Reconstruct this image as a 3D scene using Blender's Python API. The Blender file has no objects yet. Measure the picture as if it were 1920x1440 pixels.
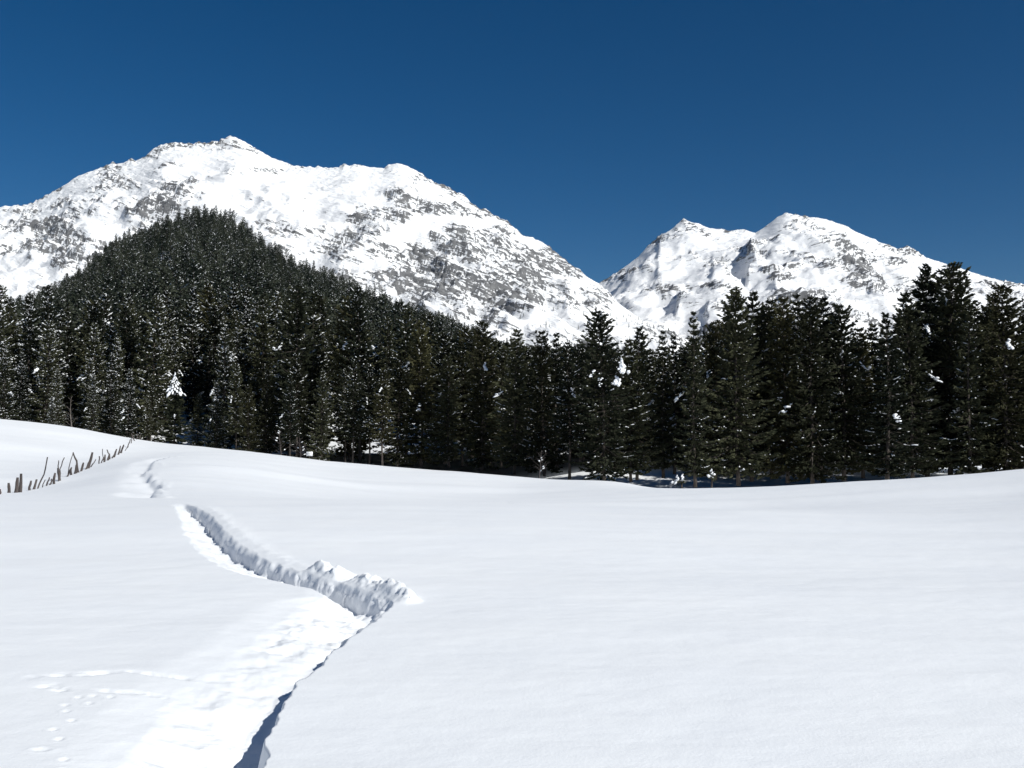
import bpy, math, random
import numpy as np
from mathutils import Vector

# ------------------------------------------------------------------ camera
F = 1884.0                      # focal length in photograph pixels (1920 wide)
EYE = 1.6
PITCH = math.atan(80.0 / F)     # horizon a little under the picture's middle
scene = bpy.context.scene
cam_data = bpy.data.cameras.new('camera')
cam = bpy.data.objects.new('camera', cam_data)
scene.collection.objects.link(cam)
cam.location = (0, 0, EYE)
cam.rotation_euler = (math.pi / 2 + PITCH, 0, 0)
cam_data.sensor_width = 36.0
cam_data.lens = 36.0 * F / 1920.0
cam_data.clip_start = 0.1
cam_data.clip_end = 40000.0
scene.camera = cam

# ------------------------------------------------------------------ sky, sun, exposure
SUN_EL = math.radians(37)
SUN_AZ = math.radians(127)      # clockwise from the view direction: right, a little behind
world = bpy.data.worlds.new('World')
scene.world = world
world.use_nodes = True
wn = world.node_tree
for n in list(wn.nodes):
    wn.nodes.remove(n)
wo = wn.nodes.new('ShaderNodeOutputWorld')
bg = wn.nodes.new('ShaderNodeBackground')
sky = wn.nodes.new('ShaderNodeTexSky')
sky.sky_type = 'NISHITA'
sky.sun_disc = False
sky.sun_elevation = SUN_EL
sky.sun_rotation = SUN_AZ
sky.altitude = 3000.0
sky.air_density = 1.0
sky.dust_density = 0.0
sky.ozone_density = 3.0
bg.inputs['Strength'].default_value = 0.054
hs = wn.nodes.new('ShaderNodeHueSaturation')      # the whole sky a little deeper blue, as thin mountain air shows it
hs.inputs['Saturation'].default_value = 1.36
wn.links.new(sky.outputs[0], hs.inputs['Color'])
wn.links.new(hs.outputs[0], bg.inputs['Color'])
wn.links.new(bg.outputs[0], wo.inputs['Surface'])

sun_data = bpy.data.lights.new('sun', 'SUN')
sun_data.energy = 4.95
sun_data.angle = math.radians(0.5)
sun_data.color = (1.0, 0.99, 0.94)
sun = bpy.data.objects.new('sun', sun_data)
scene.collection.objects.link(sun)
SUN = Vector((math.sin(SUN_AZ) * math.cos(SUN_EL), math.cos(SUN_AZ) * math.cos(SUN_EL), math.sin(SUN_EL)))
sun.rotation_euler = (-SUN).to_track_quat('-Z', 'Y').to_euler()
sun.location = SUN * 60

scene.view_settings.view_transform = 'Standard'
scene.view_settings.look = 'None'
scene.view_settings.exposure = 0.05
scene.view_settings.gamma = 1.0
scene.view_settings.use_curve_mapping = False
scene.cycles.max_bounces = 9
scene.cycles.diffuse_bounces = 8
scene.cycles.sample_clamp_indirect = 1.5
scene.cycles.use_denoising = True

rng = np.random.default_rng(7)
random.seed(7)
COL = scene.collection

# ------------------------------------------------------------------ helpers
def P(px, py, D):
    """the point at depth D (metres along the view) seen at a photograph pixel"""
    a = (px - 960.0) / F
    b = (720.0 - py) / F
    c, s = math.cos(PITCH), math.sin(PITCH)
    Y = c - b * s
    Z = s + b * c
    k = D / Y
    return (a * k, D, EYE + Z * k)

def px_of(X, Y, Z):
    c, s = math.cos(PITCH), math.sin(PITCH)
    dz = Z - EYE
    w = Y * c + dz * s
    return 960 + F * X / w, 720 - F * (-Y * s + dz * c) / w

def sstep(a, b, x):
    t = np.clip((x - a) / (b - a), 0, 1)
    return t * t * (3 - 2 * t)

_perm = {}
def pnoise(x, y, seed=0):
    if seed not in _perm:
        r = np.random.default_rng(1000 + seed)
        p = r.permutation(1024)
        _perm[seed] = (np.concatenate([p, p]), r.uniform(0, 2 * np.pi, 1024))
    p, ang = _perm[seed]
    xi = np.floor(x).astype(np.int64); yi = np.floor(y).astype(np.int64)
    xf = x - xi; yf = y - yi
    u = xf ** 3 * (xf * (xf * 6 - 15) + 10); v = yf ** 3 * (yf * (yf * 6 - 15) + 10)
    def g(ix, iy, dx, dy):
        a = ang[p[(p[ix & 1023] + iy) & 1023]]
        return np.cos(a) * dx + np.sin(a) * dy
    n00 = g(xi, yi, xf, yf); n10 = g(xi + 1, yi, xf - 1, yf)
    n01 = g(xi, yi + 1, xf, yf - 1); n11 = g(xi + 1, yi + 1, xf - 1, yf - 1)
    return ((n00 * (1 - u) + n10 * u) * (1 - v) + (n01 * (1 - u) + n11 * u) * v) * 1.5

def fbm(x, y, octaves=4, seed=0, gain=0.5, lac=2.03):
    s = 0.0; a = 1.0
    for o in range(octaves):
        s = s + a * pnoise(x, y, seed + o)
        x = x * lac + 17.3; y = y * lac - 9.1; a *= gain
    return s

def mesh_arrays(name, verts, faces, smooth=False, mat_idx=None):
    """verts (N,3), faces (M,k) -> bpy mesh, fast"""
    verts = np.ascontiguousarray(verts, dtype=np.float32)
    faces = np.ascontiguousarray(faces, dtype=np.int32)
    me = bpy.data.meshes.new(name)
    me.vertices.add(len(verts)); me.vertices.foreach_set('co', verts.ravel())
    k = faces.shape[1]
    me.loops.add(faces.size); me.loops.foreach_set('vertex_index', faces.ravel())
    me.polygons.add(len(faces))
    me.polygons.foreach_set('loop_start', np.arange(0, faces.size, k, dtype=np.int32))
    me.polygons.foreach_set('loop_total', np.full(len(faces), k, dtype=np.int32))
    if smooth:
        me.polygons.foreach_set('use_smooth', np.ones(len(faces), dtype=bool))
    if mat_idx is not None:
        me.polygons.foreach_set('material_index', np.ascontiguousarray(mat_idx, dtype=np.int32))
    me.update(calc_edges=True)
    return me

def grid_faces(nr, nc, wrap=False):
    i, j = np.meshgrid(np.arange(nr - 1), np.arange(nc if wrap else nc - 1), indexing='ij')
    j2 = (j + 1) % nc
    a = i * nc + j; b = i * nc + j2; c = (i + 1) * nc + j2; d = (i + 1) * nc + j
    return np.stack([a, b, c, d], -1).reshape(-1, 4)

def link(name, me, parent=None, mats=()):
    for m in mats:
        me.materials.append(m)
    o = bpy.data.objects.new(name, me)
    COL.objects.link(o)
    if parent is not None:
        o.parent = parent
    return o

def tag(o, label=None, cat=None, group=None, kind=None):
    if label: o['label'] = label
    if cat: o['category'] = cat
    if group: o['group'] = group
    if kind: o['kind'] = kind
    return o

# ------------------------------------------------------------------ materials
def new_mat(name):
    m = bpy.data.materials.new(name)
    m.use_nodes = True
    nt = m.node_tree
    b = nt.nodes['Principled BSDF']
    return m, nt, b

def N(nt, kind, **kw):
    n = nt.nodes.new(kind)
    for k, v in kw.items():
        setattr(n, k, v)
    return n

def noise_node(nt, coord, scale, detail=4, rough=0.55):
    n = N(nt, 'ShaderNodeTexNoise')
    n.inputs['Scale'].default_value = scale
    n.inputs['Detail'].default_value = detail
    n.inputs['Roughness'].default_value = rough
    if coord is not None:
        nt.links.new(coord, n.inputs['Vector'])
    return n

def ramp(nt, fac, stops):
    r = N(nt, 'ShaderNodeValToRGB')
    el = r.color_ramp.elements
    while len(el) < len(stops):
        el.new(0.5)
    for e, (p, c) in zip(el, stops):
        e.position = p; e.color = (*c, 1)
    nt.links.new(fac, r.inputs['Fac'])
    return r

def make_snow_ground():
    m, nt, b = new_mat('snow')
    geo = N(nt, 'ShaderNodeNewGeometry')
    pos = geo.outputs['Position']
    n1 = noise_node(nt, pos, 0.6, 4)
    c = ramp(nt, n1.outputs['Fac'], [(0.3, (0.84, 0.855, 0.875)), (0.7, (0.87, 0.88, 0.89))])
    nt.links.new(c.outputs[0], b.inputs['Base Color'])
    b.inputs['Roughness'].default_value = 0.65
    b.inputs['Specular IOR Level'].default_value = 0.25
    n2 = noise_node(nt, pos, 45.0, 3, 0.6)
    n3 = noise_node(nt, pos, 7.0, 3, 0.6)
    bp = N(nt, 'ShaderNodeBump'); bp.inputs['Strength'].default_value = 0.4; bp.inputs['Distance'].default_value = 0.005
    nt.links.new(n2.outputs['Fac'], bp.inputs['Height'])
    bp2 = N(nt, 'ShaderNodeBump'); bp2.inputs['Strength'].default_value = 0.25; bp2.inputs['Distance'].default_value = 0.012
    nt.links.new(n3.outputs['Fac'], bp2.inputs['Height'])
    nt.links.new(bp.outputs[0], bp2.inputs['Normal'])
    nt.links.new(bp2.outputs[0], b.inputs['Normal'])
    return m

def make_plain_snow(name):
    m, nt, b = new_mat(name)
    b.inputs['Base Color'].default_value = (0.86, 0.87, 0.885, 1)
    b.inputs['Roughness'].default_value = 0.7
    b.inputs['Specular IOR Level'].default_value = 0.2
    return m

def make_foliage(name, dark, light):
    m, nt, b = new_mat(name)
    geo = N(nt, 'ShaderNodeNewGeometry')
    oi = N(nt, 'ShaderNodeObjectInfo')
    n1 = noise_node(nt, geo.outputs['Position'], 0.9, 3)
    mix = N(nt, 'ShaderNodeMath', operation='ADD')
    s = N(nt, 'ShaderNodeMath', operation='MULTIPLY_ADD')
    s.inputs[1].default_value = 0.8; s.inputs[2].default_value = -0.4
    nt.links.new(oi.outputs['Random'], s.inputs[0])
    nt.links.new(n1.outputs['Fac'], mix.inputs[0]); nt.links.new(s.outputs[0], mix.inputs[1])
    c = ramp(nt, mix.outputs[0], [(0.25, dark), (0.75, light)])
    nt.links.new(c.outputs[0], b.inputs['Base Color'])
    b.inputs['Roughness'].default_value = 0.75
    b.inputs['Specular IOR Level'].default_value = 0.12
    return m

def make_bark(name, c0, c1, scale=3.0):
    m, nt, b = new_mat(name)
    tc = N(nt, 'ShaderNodeTexCoord')
    mp = N(nt, 'ShaderNodeMapping'); mp.inputs['Scale'].default_value = (1, 1, 0.2)
    nt.links.new(tc.outputs['Object'], mp.inputs['Vector'])
    n1 = noise_node(nt, mp.outputs[0], scale, 5, 0.65)
    c = ramp(nt, n1.outputs['Fac'], [(0.35, c0), (0.7, c1)])
    nt.links.new(c.outputs[0], b.inputs['Base Color'])
    b.inputs['Roughness'].default_value = 0.9
    bp = N(nt, 'ShaderNodeBump'); bp.inputs['Distance'].default_value = 0.02
    nt.links.new(n1.outputs['Fac'], bp.inputs['Height']); nt.links.new(bp.outputs[0], b.inputs['Normal'])
    return m

def make_mountain(name, dip, thr):
    """snow over grey stratified rock; the mesh carries how bare each spot is"""
    m, nt, b = new_mat(name)
    geo = N(nt, 'ShaderNodeNewGeometry')
    pos = geo.outputs['Position']
    rot = N(nt, 'ShaderNodeMapping'); rot.vector_type = 'POINT'
    rot.inputs['Rotation'].default_value = (0, -math.radians(dip), 0)
    nt.links.new(pos, rot.inputs['Vector'])
    st = N(nt, 'ShaderNodeMapping'); st.inputs['Scale'].default_value = (0.012, 0.015, 0.10)
    nt.links.new(rot.outputs[0], st.inputs['Vector'])
    strata = noise_node(nt, st.outputs[0], 1.0, 8, 0.74)
    strata.inputs['Distortion'].default_value = 0.7
    fine = noise_node(nt, pos, 0.03, 7, 0.75)
    att = N(nt, 'ShaderNodeAttribute'); att.attribute_name = 'rock'
    a1 = N(nt, 'ShaderNodeMath', operation='MULTIPLY_ADD'); a1.inputs[1].default_value = 2.9; a1.inputs[2].default_value = -1.45
    nt.links.new(strata.outputs['Fac'], a1.inputs[0])
    a2 = N(nt, 'ShaderNodeMath', operation='MULTIPLY_ADD'); a2.inputs[1].default_value = 0.9; a2.inputs[2].default_value = -0.45
    nt.links.new(fine.outputs['Fac'], a2.inputs[0])
    s1 = N(nt, 'ShaderNodeMath', operation='ADD'); nt.links.new(a1.outputs[0], s1.inputs[0]); nt.links.new(a2.outputs[0], s1.inputs[1])
    s2 = N(nt, 'ShaderNodeMath', operation='ADD'); nt.links.new(s1.outputs[0], s2.inputs[0]); nt.links.new(att.outputs['Fac'], s2.inputs[1])
    mk = N(nt, 'ShaderNodeMapRange'); mk.interpolation_type = 'SMOOTHSTEP'
    mk.inputs['From Min'].default_value = thr; mk.inputs['From Max'].default_value = thr + 0.035
    nt.links.new(s2.outputs[0], mk.inputs['Value'])
    rc = ramp(nt, fine.outputs['Fac'], [(0.3, (0.08, 0.082, 0.088)), (0.5, (0.165, 0.165, 0.168)), (0.72, (0.28, 0.278, 0.275))])
    mix = N(nt, 'ShaderNodeMix', data_type='RGBA')
    mix.inputs['A'].default_value = (0.94, 0.94, 0.945, 1)
    nt.links.new(rc.outputs[0], mix.inputs['B']); nt.links.new(mk.outputs[0], mix.inputs['Factor'])
    nt.links.new(mix.outputs['Result'], b.inputs['Base Color'])
    b.inputs['Roughness'].default_value = 0.85
    b.inputs['Specular IOR Level'].default_value = 0.1
    bp = N(nt, 'ShaderNodeBump'); bp.inputs['Strength'].default_value = 0.55; bp.inputs['Distance'].default_value = 10.0
    nt.links.new(s1.outputs[0], bp.inputs['Height']); nt.links.new(bp.outputs[0], b.inputs['Normal'])
    return m

M = {}
M['snow'] = make_snow_ground()
M['snow_lump'] = make_plain_snow('snow_lump')
M['needles'] = make_foliage('needles', (0.016, 0.020, 0.012), (0.054, 0.057, 0.031))
M['needles_olive'] = make_foliage('needles_olive', (0.020, 0.022, 0.011), (0.064, 0.062, 0.029))
M['needles_far'] = make_foliage('needles_far', (0.013, 0.019, 0.014), (0.050, 0.057, 0.040))
M['bark'] = make_bark('bark', (0.028, 0.022, 0.018), (0.085, 0.068, 0.055))
M['stake_wood'] = make_bark('stake_wood', (0.032, 0.026, 0.025), (0.11, 0.09, 0.083), 6.0)
M['twig'] = make_bark('twig', (0.10, 0.085, 0.075), (0.22, 0.19, 0.17), 6.0)

# ------------------------------------------------------------------ the meadow's height
_ctrl = []
def ctl(px, py, D, dz=0.0):
    x, y, z = P(px, py, D); _ctrl.append((x, y, z + dz))
for a in (-50, -30, -15, 0, 15, 30, 50):
    for r in (0.6, 1.5, 3, 5, 8):
        t = math.radians(a); _ctrl.append((r * math.sin(t), r * math.cos(t), 0.0))
for px, z in ((-200, 0), (345, 0.0), (700, -0.02), (960, -0.05), (1400, -0.1), (2000, -0.05)):
    for D, k in ((13, 0.5), (21, 1.6)):
        x, y, _ = P(px, 900, D); _ctrl.append((x, y, z * k))
CREST = [(-300, 766, 118), (0, 790, 115), (150, 811, 114), (270, 829, 110), (400, 842, 105), (540, 861, 100), (700, 880, 95),
         (900, 896, 90), (1100, 916, 80), (1200, 915, 73), (1300, 932, 66), (1400, 932, 63), (1500, 924, 61),
         (1700, 913, 58), (1920, 897, 56), (2200, 872, 54)]
for px, py, D in CREST:
    ctl(px, py, D)
    if px <= 720:
        ctl(px, py, D + 14, -0.9); ctl(px, py - 6, D + 40, 0.0)
    else:
        ctl(px, py, D + 9, -0.9); ctl(px, py, D + 22, -1.3)
        if px > 1000:
            ctl(px, 893, 112, -0.2)
        else:
            ctl(px, py, 125, -0.6)
for px, py, D in ((0, 926, 35), (60, 916, 41), (130, 898, 50), (165, 880, 58), (200, 864, 70), (232, 848, 86),
                  (265, 935, 26), (250, 888, 42), (272, 868, 55), (305, 856, 70),
                  (-200, 900, 38), (-200, 830, 75), (600, 930, 36), (600, 890, 65), (960, 945, 36), (960, 915, 60),
                  (1400, 950, 33), (1700, 935, 33), (1920, 925, 33)):
    ctl(px, py, D)
_ctrl = np.array(_ctrl)
TH0 = math.radians(36)
def _pol(X, Y):
    r = np.clip(np.hypot(X, Y), 0.6, 128.0)
    th = np.clip(np.arctan2(X, Y), -TH0, TH0)
    return th * 2.2, np.log(r)
_cu, _cv = _pol(_ctrl[:, 0], _ctrl[:, 1])
# merge coincident controls after clamping
_keep = []
for i in range(len(_cu)):
    if all((_cu[i] - _cu[j]) ** 2 + (_cv[i] - _cv[j]) ** 2 > 4e-4 for j in _keep):
        _keep.append(i)
_cu, _cv, _cz = _cu[_keep], _cv[_keep], _ctrl[_keep, 2]
def _tps(d2):
    return 0.5 * d2 * np.log(d2 + 1e-9)
_n = len(_cu)
_A = np.zeros((_n + 3, _n + 3))
_A[:_n, :_n] = _tps((_cu[:, None] - _cu) ** 2 + (_cv[:, None] - _cv) ** 2) + np.eye(_n) * 0.0006
_A[:_n, _n] = 1; _A[:_n, _n + 1] = _cu; _A[:_n, _n + 2] = _cv
_A[_n:, :_n] = _A[:_n, _n:].T
_w = np.linalg.solve(_A, np.concatenate([_cz, np.zeros(3)]))
def ground_base(X, Y):
    X = np.atleast_1d(np.asarray(X, float)); Y = np.atleast_1d(np.asarray(Y, float))
    u, v = _pol(X, Y)
    out = np.full(u.shape, _w[_n]) + _w[_n + 1] * u + _w[_n + 2] * v
    for k in range(_n):
        out += _w[k] * _tps((u - _cu[k]) ** 2 + (v - _cv[k]) ** 2)
    th = np.abs(np.arctan2(X, Y))
    return out * (1 - sstep(math.radians(60), math.radians(165), th))

SWELLS = [(-17, 47, 1, 56, 1.6, 0.16), (-40, 50, -21, 49, 1.5, 0.14), (-60, 76, -33, 78, 2.2, 0.30), (2, 50, 30, 42, 1.8, 0.10), (-6, 72, 10, 70, 1.8, 0.14)]
def drifts(X, Y):
    """wind-laid swells of the open snow"""
    r = np.hypot(X, Y)
    a = np.clip(r / 30.0, 0.12, 1.0)
    z = 0.075 * a * fbm(X / 26.0 + 3.1, Y / 7.5, 3, seed=20)
    z += 0.015 * np.clip(r / 12.0, 0.25, 1.0) * fbm(X / 5.5, Y / 1.9 + 0.25 * X / 5.5, 3, seed=30)
    z += 0.0035 * fbm(X / 0.6, Y / 0.35, 4, seed=40)
    z += 0.05 * sstep(22, 40, r) * fbm(X / 19.0 + 7, Y / 4.2, 2, seed=46)
    for (x0, y0, x1, y1, w, a) in SWELLS:             # longer wind ridges across the far meadow
        f = sstep(x0 - 2, x0 + 4, X) * sstep(x1 + 5, x1 - 5, X)
        yc = y0 + (y1 - y0) * (X - x0) / (x1 - x0) + 1.1 * pnoise(X / 9.0, X * 0 + y0, 48)
        d = Y - yc
        z += a * f * np.where(d < 0, np.exp(-(d / w) ** 2), np.exp(-(d / (3.5 * w)) ** 2))
    return z * (1 - 0.85 * sstep(3.0, 0.5, r))

# the trodden trench: left rim and right lip, in plan
def _flat(px, py):
    D = EYE * F / (py - 800.0)
    return ((px - 960) / F * D, D)
L_RIM = [(-2.3, -14), (-2.0, 2.0), (-1.93, 3.6)] + [_flat(*p) for p in ((205, 1440), (330, 1292), (450, 1206), (555, 1135), (603, 1107), (520, 1088), (440, 1070), (386, 1042), (352, 1006), (338, 967), (330, 944))]
R_LIP = [(-0.95, -14), (-1.05, 2.0), (-1.12, 3.6)] + [_flat(*p) for p in ((488, 1440), (545, 1300), (640, 1206), (735, 1132), (694, 1108), (612, 1083), (540, 1062), (478, 1036), (424, 1000), (388, 963), (350, 942))]
DEPTH = [0.36, 0.36, 0.36, 0.29, 0.14, 0.12, 0.20, 0.21, 0.18, 0.17, 0.18, 0.19, 0.18, 0.06]
FLOOR = [0.35, 0.35, 0.35, 0.35, 0.55, 0.6, 0.45, 0.1, 0.0, 0.3, 0.35, 0.35, 0.2, 0.0]   # where the left slope reaches the floor, -1..1
def _resample(pts, per=26):
    pts = np.array(pts, float); out = []
    for i in range(len(pts) - 1):
        p0 = pts[max(i - 1, 0)]; p1 = pts[i]; p2 = pts[i + 1]; p3 = pts[min(i + 2, len(pts) - 1)]
        for t in np.linspace(0, 1, per, endpoint=False):
            out.append(0.5 * ((2 * p1) + (p2 - p0) * t + (2 * p0 - 5 * p1 + 4 * p2 - p3) * t * t + (3 * p1 - p0 - 3 * p2 + p3) * t ** 3))
    out.append(pts[-1])
    return np.array(out)
_L = _resample(L_RIM); _R = _resample(R_LIP)
_dep = _resample(np.array(DEPTH)[:, None])[:, 0]; _flo = _resample(np.array(FLOOR)[:, None])[:, 0]
_C = (_L + _R) / 2
_tan = np.gradient(_C, axis=0); _tan /= np.linalg.norm(_tan, axis=1)[:, None]
_nrm = np.stack([_tan[:, 1], -_tan[:, 0]], 1)          # points to the right-hand lip
_half = np.maximum(np.abs(((_R - _C) * _nrm).sum(1)), 0.16)
_tidx = np.linspace(0, len(L_RIM) - 1, len(_C))

FAR_PATH = [P(265, 935, 26)[:2], P(258, 922, 29)[:2], P(268, 908, 33)[:2], P(255, 893, 39)[:2], P(250, 884, 43)[:2], P(262, 872, 51)[:2], P(272, 866, 57)[:2], P(292, 860, 64)[:2], P(308, 856, 70)[:2]]
_FP = _resample(FAR_PATH, 16)

def trench(X, Y):
    z = np.zeros_like(X)
    trench.dx = np.zeros_like(X); trench.dy = np.zeros_like(X)
    sel = np.where((X > -9.5) & (X < 1.2) & (Y > -14) & (Y < 24))[0]
    x, y = X[sel], Y[sel]
    wob = 0.035 * fbm(x / 0.35, y / 0.35, 3, seed=60) 
    best = np.full(len(x), 1e9); bi = np.zeros(len(x), int)
    for k in range(len(_C)):
        d = (x - _C[k, 0]) ** 2 + (y - _C[k, 1]) ** 2
        m = d < best
        best[m] = d[m]; bi[m] = k
    off = (x - _C[bi, 0]) * _nrm[bi, 0] + (y - _C[bi, 1]) * _nrm[bi, 1]
    along = np.abs((x - _C[bi, 0]) * _tan[bi, 0] + (y - _C[bi, 1]) * _tan[bi, 1])
    h = _half[bi]
    s = (off + wob) / h
    t = _tidx[bi]
    dep = _dep[bi] * (1 + 0.18 * fbm(x / 0.5, y / 0.5, 2, seed=66))
    fl = _flo[bi]
    sl = s + 0.10 * fbm(x / 0.22, y / 0.3, 3, seed=68)
    left = np.clip((sl + 1) / (fl + 1), 0, 1)
    left = np.where(sl < -1, 0, np.where(t > 8, left, left ** 1.5 * (1 - 0.3 * left) / 0.7))
    # right wall: a knife edge close by, a crumbled shoulder over a steep foot farther on
    run = np.where(t > 5.2, 0.11, 0.05)
    q = np.clip((1 - s) * h / np.minimum(run, 0.45 * h), 0, 1)
    right = np.where(t > 5.2, np.where(q < 0.7, 0.45 * q / 0.7, 0.45 + 0.55 * (q - 0.7) / 0.3), q)
    prof = np.minimum(left, right)
    endf = sstep(0.35, 0.0, along)
    rough = (0.35 + 0.65 * (t > 5)) * (0.018 * fbm(x / 0.16, y / 0.16, 3, seed=70) + 0.03 * fbm(x / 0.45, y / 0.45, 2, seed=74)) * sstep(0.03, 0.25, prof)
    zz = -(prof * dep) * endf + rough * endf
    # soft shoulder on the left rim
    zz -= 0.03 * sstep(-1.9, -0.7, s) * sstep(0.2, -0.7, s) * sstep(4, 2, np.abs(t - 4)) * endf
    # heaped clods on the far lip of the middle stretch, with two notches
    so = (s - 1) * h                                          # metres outside the lip
    ridge = np.where(so < 0.16, sstep(-0.03, 0.17, so), np.exp(-((so - 0.16) / np.where(t < 7.0, 0.09, 0.15)) ** 2))
    amt = sstep(6.12, 6.4, t) * sstep(8.75, 8.45, t)
    amt *= 1 - 0.98 * np.exp(-((t - 7.62) / 0.13) ** 2)
    amt *= 1 - 0.9 * np.exp(-((t - 8.62) / 0.1) ** 2)
    lump = np.clip(0.62 + 0.34 * fbm(x / 0.26, y / 0.26, 2, seed=80), 0.2, 0.9) + 0.13 * fbm(x / 0.11, y / 0.11, 4, seed=84, gain=0.7)
    amt2 = sstep(8.5, 9.2, t) * sstep(13.0, 12.3, t) * 0.16
    zz += np.clip(ridge * (amt + amt2) * lump, 0, 2) * 0.165
    # crumbly face: push the wall in and out by a pattern that also changes with height
    wl = sstep(0.0, 0.3, prof) * sstep(1.0, 0.6, right) + np.clip(ridge * (amt + amt2), 0, 1)
    al = x * _tan[bi, 0] + y * _tan[bi, 1]
    push = np.where(t > 8.5, 0.011, 0.020) * wl * endf * (t > 5) * (fbm(al / 0.13, zz / 0.07 + 4.0, 3, seed=88, gain=0.65) + 0.6 * pnoise(al / 0.05, zz / 0.04, 89))
    trench.dx[sel] = -push * _nrm[bi, 0]; trench.dy[sel] = -push * _nrm[bi, 1]
    z[sel] = zz
    # the broken far stretch of the same track
    sel = np.where((X > -32) & (X < -6) & (Y > 24) & (Y < 73))[0]
    x, y = X[sel], Y[sel]
    best = np.full(len(x), 1e9)
    sgn = np.zeros(len(x)); al = np.zeros(len(x))
    tg = np.gradient(_FP, axis=0); tg /= np.linalg.norm(tg, axis=1)[:, None]
    for k in range(len(_FP)):
        d = (x - _FP[k, 0]) ** 2 + (y - _FP[k, 1]) ** 2
        m = d < best
        best[m] = d[m]
        o = (x - _FP[k, 0]) * tg[k, 1] - (y - _FP[k, 1]) * tg[k, 0]
        sgn[m] = o[m]; al[m] = k / 16.0
    d = np.sqrt(best)
    hw = 0.60 + 0.28 * fbm(x / 1.3, y / 2.0, 2, seed=90)
    s = sgn / hw
    left = np.clip((s + 1) / 1.5, 0, 1)
    right = np.clip((1 - s) / 0.3, 0, 1)
    prof = np.minimum(left, right) * (d < hw * 1.2)
    br = 0.65 + 0.5 * fbm(x / 2.2, y / 3.0, 2, seed=94)
    zz = -0.25 * prof * br * sstep(0.0, 0.9, al) * sstep(8.0, 7.5, al)
    zz += 0.10 * np.exp(-((s - 1.3) / 0.35) ** 2) * np.clip(fbm(x / 0.8, y / 1.2, 2, seed=97), 0, 1) * (d < 1.6)
    z[sel] += zz
    return z

PRINTS = [(133, 1315), (136, 1326), (146, 1343), (112, 1359), (123, 1376), (90, 1396), (133, 1413), (127, 1432),
          (157, 1301), (185, 1299), (178, 1312), (217, 1301), (150, 1462), (120, 1486)]
def marks(X, Y):
    z = np.zeros_like(X)
    sel = np.where((X > -4.0) & (X < -1.2) & (Y > 3.5) & (Y < 8.0))[0]
    x, y = X[sel], Y[sel]
    zz = np.zeros(len(sel))
    for i, (px, py) in enumerate(PRINTS):
        cx, cy = _flat(px, py)
        rx = 0.021 if i != 5 else 0.042
        q = ((x - cx) / rx) ** 2 + ((y - cy) / 0.028) ** 2
        zz -= 0.008 * np.exp(-q ** 1.5)
        zz += 0.003 * np.exp(-((np.sqrt(q) - 1.5) / 0.35) ** 2)
    # scuffed streaks where someone stepped off the track
    def streak(p0, p1, w, a, seed):
        a0 = np.array(_flat(*p0)); a1 = np.array(_flat(*p1))
        d = a1 - a0; L = np.linalg.norm(d); d /= L
        tt = (x - a0[0]) * d[0] + (y - a0[1]) * d[1]
        oo = (x - a0[0]) * -d[1] + (y - a0[1]) * d[0]
        m = sstep(-0.05, 0.1, tt) * sstep(L + 0.05, L - 0.1, tt)
        return -a * m * np.exp(-(oo / w) ** 2) * np.clip(0.5 + 1.5 * fbm(x / 0.16, y / 0.07, 3, seed=seed), 0, 1.8)
    zz += streak((60, 1266), (230, 1254), 0.05, 0.022, 110) + streak((230, 1254), (385, 1262), 0.035, 0.016, 114)
    zz += streak((85, 1278), (150, 1292), 0.05, 0.020, 118) + streak((190, 1288), (345, 1298), 0.035, 0.014, 122)
    z[sel] = zz
    return z

def faint_track(X, Y):
    """thin line of old prints crossing the meadow"""
    z = np.zeros_like(X)
    sel = np.where((Y > 22) & (Y < 48) & (X > -22) & (X < 12))[0]
    x, y = X[sel], Y[sel]
    pts = np.array([P(280, 929, 27.5)[:2], P(520, 925, 28.5)[:2], P(700, 918, 31)[:2], P(900, 910, 34)[:2], P(1060, 905, 38)[:2]])
    pts = pts[np.argsort(pts[:, 0])]
    yy = np.interp(x, pts[:, 0], pts[:, 1])
    q = np.exp(-((y - yy) / 0.16) ** 2) * (x > pts[0, 0]) * (x < pts[-1, 0])
    z[sel] = -0.05 * q * sstep(-0.2, 0.5, pnoise(x / 0.5, y / 5, 130))
    return z

def ground_z(X, Y):
    X = np.atleast_1d(np.asarray(X, float)); Y = np.atleast_1d(np.asarray(Y, float))
    return ground_base(X, Y) + drifts(X, Y)

# one sheet to the horizon, finest where the camera stands close to it
fine = np.concatenate([np.arange(-33, -20, 0.14), np.arange(-20, -3, 0.07), np.arange(-3, 33.01, 0.14)])
coarse = np.concatenate([np.linspace(34, 60, 14), np.linspace(65, 295, 40), np.linspace(300, 326, 14)])
th = np.radians(np.concatenate([fine, coarse]))
rows_px = EYE * F / (np.concatenate([np.arange(1660, 1160, -1.6), np.arange(1160, 1035, -0.75), np.arange(1035, 852, -1.45)]) - 800.0)
rr = np.concatenate([[0.05, 0.4, 0.9, 1.4, 1.9, 2.4, 2.9, 3.2], rows_px, np.linspace(rows_px[-1] + 0.9, 135, 85), np.geomspace(140, 14000, 50)])
RR, TT = np.meshgrid(rr, th, indexing='ij')
gx = (RR * np.sin(TT)).ravel(); gy = (RR * np.cos(TT)).ravel()
gz = ground_z(gx, gy) + trench(gx, gy) + marks(gx, gy) + faint_track(gx, gy)
me = mesh_arrays('snow_field', np.stack([gx + trench.dx, gy + trench.dy, gz], 1), grid_faces(len(rr), len(th), True)[:, ::-1], smooth=True)
tag(link('snow_field', me, mats=[M['snow']]), 'smooth white snow meadow crossed by a trodden trench', kind='structure')

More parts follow.
